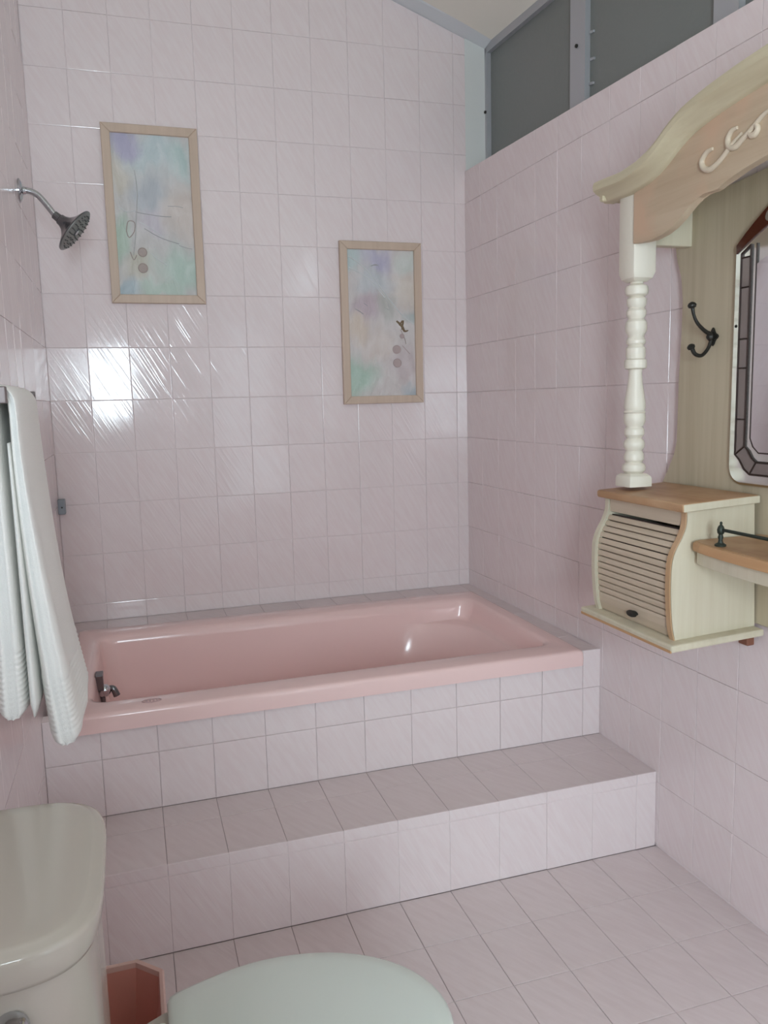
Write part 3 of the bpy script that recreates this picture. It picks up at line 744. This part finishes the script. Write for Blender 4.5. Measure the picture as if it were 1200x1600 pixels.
# arched front board
YB = -1.4925
low = [(YB, 1.727), (-1.53, 1.7235), (-1.57, 1.722), (-1.61, 1.7265), (-1.64, 1.735), (-1.672, 1.750), (-1.70, 1.767), (-1.725, 1.781), (-1.745, 1.7855), (-1.775, 1.7825), (-1.79, 1.784), (-1.81, 1.791), (-1.864, 1.803), (-1.932, 1.813), (-2.0, 1.818), (-2.06, 1.820)]
def top_at(y):
    T = [(-1.40, 1.853), (-1.49, 1.849), (-1.558, 1.857), (-1.60, 1.869), (-1.63, 1.882), (-1.665, 1.903), (-1.707, 1.920), (-1.745, 1.929), (-1.80, 1.938), (-1.88, 1.947), (-1.963, 1.953), (-2.06, 1.955)]
    if y < YC: y = mir(y)
    for (a, za), (c, zc) in zip(T, T[1:]):
        if a >= y >= c: return za + (zc-za)*(a-y)/(a-c)
    return T[0][1] if y > T[0][0] else T[-1][1]
ys = [YB - 0.02*i for i in range(0, 100) if YB-0.02*i > YC] + [YC]
topl = [(y, top_at(y)) for y in ys]
lower = low + [(mir(y), z) for y, z in low[::-1][1:]]
upper = topl + [(mir(y), z) for y, z in topl[::-1][1:]]
b = bm_new(); prism_x(b, lower + upper[::-1], 1.492, 1.512, 0.002, 1); obj('front_board', b, M_board, van)
# moulding following the arch
yy = [-1.375 - 0.02*i for i in range(0, 100) if -1.375-0.02*i > YC] + [YC]
yy = yy + [mir(y) for y in yy[::-1][1:]]
sec = [(1.513, -0.004), (1.486, -0.004), (1.480, 0.000), (1.474, 0.010), (1.462, 0.016), (1.452, 0.024), (1.450, 0.036), (1.454, 0.045), (1.470, 0.050), (1.513, 0.050)]
def dip(y): return 0.0
b = bm_new(); loft(b, [[(x, y, top_at(y) + dz) for x, dz in sec] for y in yy]); obj('cornice_moulding', b, M_mould, van, smooth=35)
b = bm_new(); loft(b, [[(x, y, top_at(y) + dz) for x, dz in ((1.513, 0.03), (1.513, 0.044), (1.708, 0.044), (1.708, 0.03))] for y in yy]); obj('cornice_top', b, M_mould, van, smooth=35)
# returns of the moulding along both ends, back to the wall
for s in (0, 1):
    y = -1.375 if s == 0 else mir(-1.375); e = -0.018 if s == 0 else 0.018
    b = bm_new(); box(b, 1.47, 1.706, min(y, y+e), max(y, y+e), top_at(y)-0.002, top_at(y)+0.046, 0.003, 1); obj('moulding_return', b, M_mould, van)
# applied carving: scrolls
SC = [[(-1.775, 1.868), (-1.757, 1.866), (-1.742, 1.852), (-1.748, 1.836), (-1.766, 1.828), (-1.785, 1.832), (-1.806, 1.842), (-1.835, 1.861), (-1.860, 1.873)],
      [(-1.846, 1.888), (-1.830, 1.886), (-1.820, 1.872), (-1.826, 1.857), (-1.842, 1.852), (-1.860, 1.860), (-1.885, 1.872), (-1.915, 1.889), (-1.94, 1.895)],
      [(-1.880, 1.874), (-1.884, 1.862), (-1.896, 1.860), (-1.903, 1.868), (-1.897, 1.877), (-1.889, 1.873)],
      [(-1.935, 1.885), (-1.96, 1.892), (-1.985, 1.888), (-2.0, 1.874), (-2.02, 1.868), (-2.045, 1.876)]]
for pts in SC:
    for s in (0, 1):
        q = [(1.490, y if s == 0 else mir(y), z) for y, z in pts]
        b = bm_new(); tube(b, q, [0.0035, 0.0055, 0.0065, 0.0070, 0.0065, 0.006, 0.0055, 0.005, 0.003], 8, 5); obj('carved_scroll', b, M_carve, van, smooth=60)
# shelf with its little gallery rail
b = bm_new()
shp = [(1.688, -1.742), (1.500, -1.742), (1.484, -1.755), (1.476, -1.785), (1.470, -1.86), (1.464, -1.95), (1.462, -2.06)]
shp = shp + [(x, mir(y)) for x, y in shp[::-1][1:]]
prism_z(b, shp, 0.999, 1.021, 0.004, 2); shelf = obj('shelf', b, M_edge, van)
b = bm_new(); prism_z(b, [(x+0.012 if x < 1.6 else x, y) for x, y in shp], 0.968, 0.9995, 0.002, 1); obj('shelf_apron', b, M_cream, shelf)
b = bm_new(); prism_z(b, [(x+0.010 if x < 1.6 else x, y) for x, y in shp], 1.0205, 1.0215); obj('shelf_top', b, M_lid, shelf)
for yb in (-1.825, -1.985, mir(-1.985), mir(-1.825)):
    b = bm_new(); lathe(b, [(0, 0.012), (0.004, 0.0125), (0.008, 0.006), (0.014, 0.0045), (0.020, 0.006), (0.026, 0.0045), (0.030, 0.0075), (0.037, 0.0085), (0.044, 0.006), (0.048, 0.0025), (0.053, 0.003), (0.055, 0.001)], (1.500, yb, 1.0212), (0, 0, 1), 12)
    obj('rail_baluster', b, M_greeniron, shelf, smooth=40)
b = bm_new(); tube(b, [(1.500, -1.825, 1.058), (1.500, mir(-1.825), 1.058)], 0.0038, 8, 1); obj('gallery_rail', b, M_greeniron, shelf, smooth=60)

# ------------------------------------------------------------------ roll-top cabinets
TH = R(2.6)
def cabinet(label, mirrored):
    piv = Vector((1.688, 0, 0.775))
    rot = Matrix.Rotation(-TH, 4, 'Y')
    t = thing('roll_top_cabinet', label, 'cabinet', (1.688, -1.575, 0.775))
    T = Matrix.Translation(piv) @ rot @ Matrix.Translation(-piv)
    def put(name, bm, m, parent=None, **k):
        bm.transform(T)
        if mirrored:
            for v in bm.verts: v.co.y = mir(v.co.y)
        return obj(name, bm, m, parent or t, **k)
    yn, yf = -1.733, -1.405
    prof = [(1.494, 1.097), (1.492, 1.066), (1.480, 1.038), (1.462, 1.010), (1.452, 0.985), (1.448, 0.955), (1.446, 0.90), (1.449, 0.83), (1.456, 0.795)]
    pr = smooth_path([(x, 0, z) for x, z in prof], 4); pr = [(p.x, p.z) for p in pr]
    for y0, y1 in ((yn, yn+0.016), (yf-0.016, yf)):
        b = bm_new(); prism_y(b, [(1.688, 0.795), (1.688, 1.097)] + [(x+0.003, z) for x, z in pr], y0, y1, 0.0008, 1); sp = put('side_panel', b, M_cream)
        b = bm_new()                                         # bare front edge of the side panel
        loft(b, [[(x, y0, z), (x, y1, z), (x+0.004, y1, z), (x+0.004, y0, z)] for x, z in pr]); put('panel_edge', b, M_edgez if y0 == yn else M_cream, sp)
    b = bm_new(); prism_z(b, [(1.688, yn-0.014), (1.688, yf+0.006), (1.474, yf+0.006), (1.474, yn-0.014)], 1.097, 1.118, 0.006, 3); lid = put('cabinet_top', b, M_lid, smooth=40)
    b = bm_new(); box(b, 1.478, 1.690, yn-0.0155, yn-0.012, 1.098, 1.1155, 0.0015, 1); put('top_side_edge', b, M_cream, lid)
    b = bm_new(); box(b, 1.428, 1.690, yn-0.030, yf+0.034, 0.777, 0.795, 0.005, 2); base = put('base_board', b, M_cream)
    b = bm_new(); box(b, 1.4265, 1.431, yn-0.026, yf+0.030, 0.776, 0.783, 0.001, 1); put('bare_edge', b, M_edge, base)
    b = bm_new(); box(b, 1.498, 1.512, yn+0.016, yf-0.016, 1.060, 1.097); put('header_rail', b, M_slat)
    b = bm_new(); box(b, 1.676, 1.688, yn+0.016, yf-0.016, 0.795, 1.097); put('cabinet_back', b, M_panel)
    # tambour door: slats following the S-curve
    off = 0.010
    cur = [(x+off, z) for x, z in pr if z < 1.052]
    b = bm_new(); dr_path = cur
    seg = [0.0]
    for p, q in zip(cur, cur[1:]): seg.append(seg[-1] + math.hypot(q[0]-p[0], q[1]-p[1]))
    def at(s):
        s = min(max(s, 0), seg[-1])
        for i in range(len(cur)-1):
            if seg[i+1] >= s:
                f = (s-seg[i])/(seg[i+1]-seg[i]); p, q = cur[i], cur[i+1]
                d = Vector((q[0]-p[0], q[1]-p[1])).normalized()
                return Vector((p[0]+(q[0]-p[0])*f, p[1]+(q[1]-p[1])*f)), d
        return Vector(cur[-1]), Vector((0, -1))
    ya, yb = yn+0.0165, yf-0.0165
    b = bm_new()                                             # canvas backing of the tambour
    loft(b, [[(x+0.007, ya, z), (x+0.007, yb, z), (x+0.009, yb, z), (x+0.009, ya, z)] for x, z in cur])
    door = put('tambour_door', b, M_lead)
    n = 13; bottom = 0.052; sl = (seg[-1]-bottom)/n
    def slat(s0, s1, name):
        p, d = at(s0+0.0013); q, e = at(s1-0.0013)
        n0, n1 = Vector((d.y, -d.x)), Vector((e.y, -e.x))
        if n0.x > 0: n0, n1 = -n0, -n1
        mid, dm = at((s0+s1)/2); nm = Vector((dm.y, -dm.x)); nm = nm if nm.x < 0 else -nm
        pl = [p - n0*0.007, p + n0*0.0005, p + (mid-p)*0.25 + n0*0.0022, mid + nm*0.0026, q + (mid-q)*0.25 + n1*0.0022, q + n1*0.0005, q - n1*0.007]
        b = bm_new(); prism_y(b, [tuple(v) for v in pl], ya, yb); return put(name, b, M_slat, door)
    for k in range(n): slat(sl*k, sl*(k+1), 'slat')
    slat(seg[-1]-bottom, seg[-1], 'bottom_slat')
    p, d = at(seg[-1]-0.030)
    b = bm_new(); nn = 16
    yk = (yn+yf)/2 - 0.012
    def orr(k, x): return [(x, yk + 0.019*k*math.cos(2*math.pi*i/nn), p.y + 0.0085*k*math.sin(2*math.pi*i/nn)) for i in range(nn)]
    loft(b, [orr(0.7, p.x), orr(0.7, p.x-0.008), orr(1.0, p.x-0.011), orr(0.95, p.x-0.016), orr(0.6, p.x-0.020)])
    put('door_knob', b, M_iron, door, smooth=40, label='dark oval pull')
    b = bm_new(); box(b, 1.684, 1.706, yn+0.020, yn+0.052, 0.738, 0.779, 0.002, 1)
    put('wall_cleat', b, M_redwood, label='red-brown wooden cleat under the cabinet')
    return t
cabinet('cream washed roll-top cabinet with slatted door, below the turned post nearest the tub', False)

# ------------------------------------------------------------------ mirror
mr = thing('wall_mirror', 'arched mirror with leaded glass border and brown crown, on the vanity panel', 'mirror', (1.690, YC, 1.14))
XM = 1.678
def arch(y, pk=1.872, k=0.97): return pk - k*(y-YC)**2
yL, zB = -1.640, 1.140
def outline(d, crown=True, rc=0.035, cham=None):
    """mirror outline inset by d, counter-clockwise in (y decreasing)"""
    yl, yr, zb = yL-d, mir(yL)+d, zB+d
    o = []
    if cham is None:
        for i in range(7):
            a = R(180+90*i/6)
            o.append((yl - (rc+rc*math.cos(a)), zb+rc+rc*math.sin(a)))
        right = [(mir(y), z) for y, z in o[::-1]]
    else:
        o = [(yl, zb+cham*1.0), (yl-cham*0.35, zb+cham*0.72), (yl-cham*0.7, zb+cham*0.25), (yl-cham*1.1, zb)]
        right = [(mir(y), z) for y, z in o[::-1]]
    ytop = [yr + (yl-yr)*i/24 for i in range(25)]
    if crown: tp = [(y, arch(y)-d*1.05) for y in ytop]
    else: tp = [(y, arch(y, 1.800, 0.68)-d) for y in ytop]
    return o + right + tp
b = bm_new(); prism_x(b, outline(-0.006), 1.6905, XM+0.004, 0.002, 1); obj('mirror_backing', b, M_brass, mr)
b = bm_new(); prism_x(b, outline(0.0, False), XM+0.002, XM-0.002, 0.001, 1); obj('bevelled_edge_glass', b, M_bevelglass, mr)
b = bm_new(); prism_x(b, outline(0.070, False, cham=0.03), XM-0.0015, XM-0.0048); obj('mirror_glass', b, M_mirror, mr)
# band of grey glass pieces between lead cames
O1 = outline(0.022, False, cham=0.045); O2 = outline(0.052, False, cham=0.036)
def sub(poly, y):  # not used
    return poly
def strip(name, pts1, pts2, m, x0=XM-0.001, x1=XM-0.0045):
    b = bm_new(); prism_x(b, pts1 + pts2[::-1], x0, x1); return obj(name, b, m, mr)
cross = [1.292, 1.413, 1.481, 1.600, 1.668]
ylo, yli = yL-0.022, yL-0.052
zs = [O1[0][1]] + cross
for s in (0, 1):
    f = (lambda y: y) if s == 0 else mir
    for a, c in zip(zs, zs[1:]):
        strip('band_pane', [(f(ylo), a), (f(ylo), c)], [(f(yli), max(a, O2[0][1])), (f(yli), c)], M_bandglass)
    strip('band_pane', [(f(y), z) for y, z in O1[:4]], [(f(y), z) for y, z in O2[:4]], M_bandglass)
yb0 = O1[3][0]; n = 5; yb1 = mir(yb0)
for k in range(n):
    a, c = yb0 + (yb1-yb0)*k/n, yb0 + (yb1-yb0)*(k+1)/n
    strip('band_pane', [(a, zB+0.022), (c, zB+0.022)], [(min(a, O2[3][0]), zB+0.052), (max(c, mir(O2[3][0])), zB+0.052)], M_bandglass)
b = bm_new()
def came(pts, r=0.0026): tube(b, [(XM-0.0045, y, z) for y, z in pts], r, 6, 1)
side_top = 1.690
for s in (0, 1):
    f = (lambda y: y) if s == 0 else mir
    came([(f(ylo), side_top-0.012), (f(ylo), O1[0][1])] + [(f(y), z) for y, z in O1[1:4]] + [(YC, zB+0.022)])
    came([(f(yli), side_top+0.004), (f(yli), O2[0][1])] + [(f(y), z) for y, z in O2[1:4]] + [(YC, zB+0.052)])
    yi = yL-0.070
    came([(f(yi), side_top+0.004), (f(yi), zB+0.108)] + [(f(yi-0.010), zB+0.088), (f(yi-0.028), zB+0.074), (YC, zB+0.074)], 0.0018)
    for c in cross: came([(f(ylo), c), (f(yli), c)], 0.0022)
    came([(f(ylo), O1[0][1]), (f(yli), O2[0][1])], 0.0022); came([(f(O1[3][0]), O1[3][1]), (f(O2[3][0]), O2[3][1])], 0.0022)
    came([(f(ylo), side_top-0.012), (f(yli), side_top+0.004)], 0.0026)
for k in range(1, n):
    a = yb0 + (yb1-yb0)*k/n; came([(a, zB+0.022), (a, zB+0.052)], 0.0022)
obj('lead_came', b, M_lead, mr, smooth=60)
# brown glass crown with smoky ovals
ytop = [yL - 0.004 - (2*(yL-0.004-YC))*i/30 for i in range(31)]
lowc = [(y, arch(y, 1.800, 0.68)-0.002) for y in ytop]
b = bm_new(); prism_x(b, [(y, arch(y)-0.004) for y in ytop] + lowc[::-1], XM+0.003, XM-0.006, 0.001, 1); obj('brown_crown', b, M_brownglass, mr, label='dark red-brown crown of the mirror')
for s in (0, 1):
    f = (lambda y: y) if s == 0 else mir
    b = bm_new(); cy, cz = -1.765, 1.757
    pts = []
    for i in range(18):
        a = 2*math.pi*i/18; pu, pv = 0.034*math.cos(a), 0.017*math.sin(a)
        pts.append((f(cy - pu*math.cos(0.5)+pv*math.sin(0.5)), cz + pu*math.sin(0.5)+pv*math.cos(0.5)))
    prism_x(b, pts, XM-0.004, XM-0.008, 0.0006, 1); obj('oval_piece', b, M_ovalglass, mr)
b = bm_new(); lathe(b, [(0, 0.004), (0.002, 0.003)], (XM-0.002, yL-0.008, 1.513), (-1, 0, 0), 10); obj('mirror_screw', b, M_iron, mr)

# ------------------------------------------------------------------ coat hook
HX, HY, HZ = 1.690, -1.556, 1.496
hk = thing('coat_hook', 'black iron double coat hook on the washed oak panel beside the mirror', 'hook', (HX, HY, HZ))
b = bm_new()
pp = []
for i in range(24):
    a = 2*math.pi*i/24; r = 0.017 + 0.006*math.cos(4*a)
    pp.append((HY + r*0.85*math.sin(a), HZ + r*math.cos(a)))
prism_x(b, pp, HX-0.0002, HX-0.006, 0.0015, 1); obj('hook_plate', b, M_iron, hk, smooth=40)
b = bm_new(); lathe(b, [(0, 0.010), (0.008, 0.011), (0.014, 0.006)], (HX-0.005, HY, HZ), (-1, 0, 0), 14); obj('hook_boss', b, M_iron, hk, smooth=40)
b = bm_new(); tube(b, [(HX-0.008, HY, HZ+0.006), (HX-0.026, HY, HZ+0.013), (HX-0.050, HY, HZ+0.032), (HX-0.062, HY, HZ+0.052), (HX-0.067, HY, HZ+0.072)], [0.006, 0.005, 0.0045, 0.004, 0.005], 10, 5)
lathe(b, [(0, 0.004), (0.002, 0.009), (0.008, 0.011), (0.013, 0.008), (0.016, 0.002)], (HX-0.067, HY, HZ+0.069), (-0.2, 0, 1), 14); obj('upper_prong', b, M_iron, hk, smooth=50)
b = bm_new(); tube(b, [(HX-0.008, HY, HZ-0.008), (HX-0.018, HY, HZ-0.030), (HX-0.036, HY, HZ-0.046), (HX-0.056, HY, HZ-0.042), (HX-0.066, HY, HZ-0.026)], [0.0055, 0.0045, 0.0045, 0.005, 0.006], 10, 5)
lathe(b, [(0, 0.005), (0.002, 0.009), (0.008, 0.010), (0.012, 0.006), (0.014, 0.001)], (HX-0.065, HY, HZ-0.030), (-0.5, 0, 0.8), 14); obj('lower_prong', b, M_iron, hk, smooth=50)
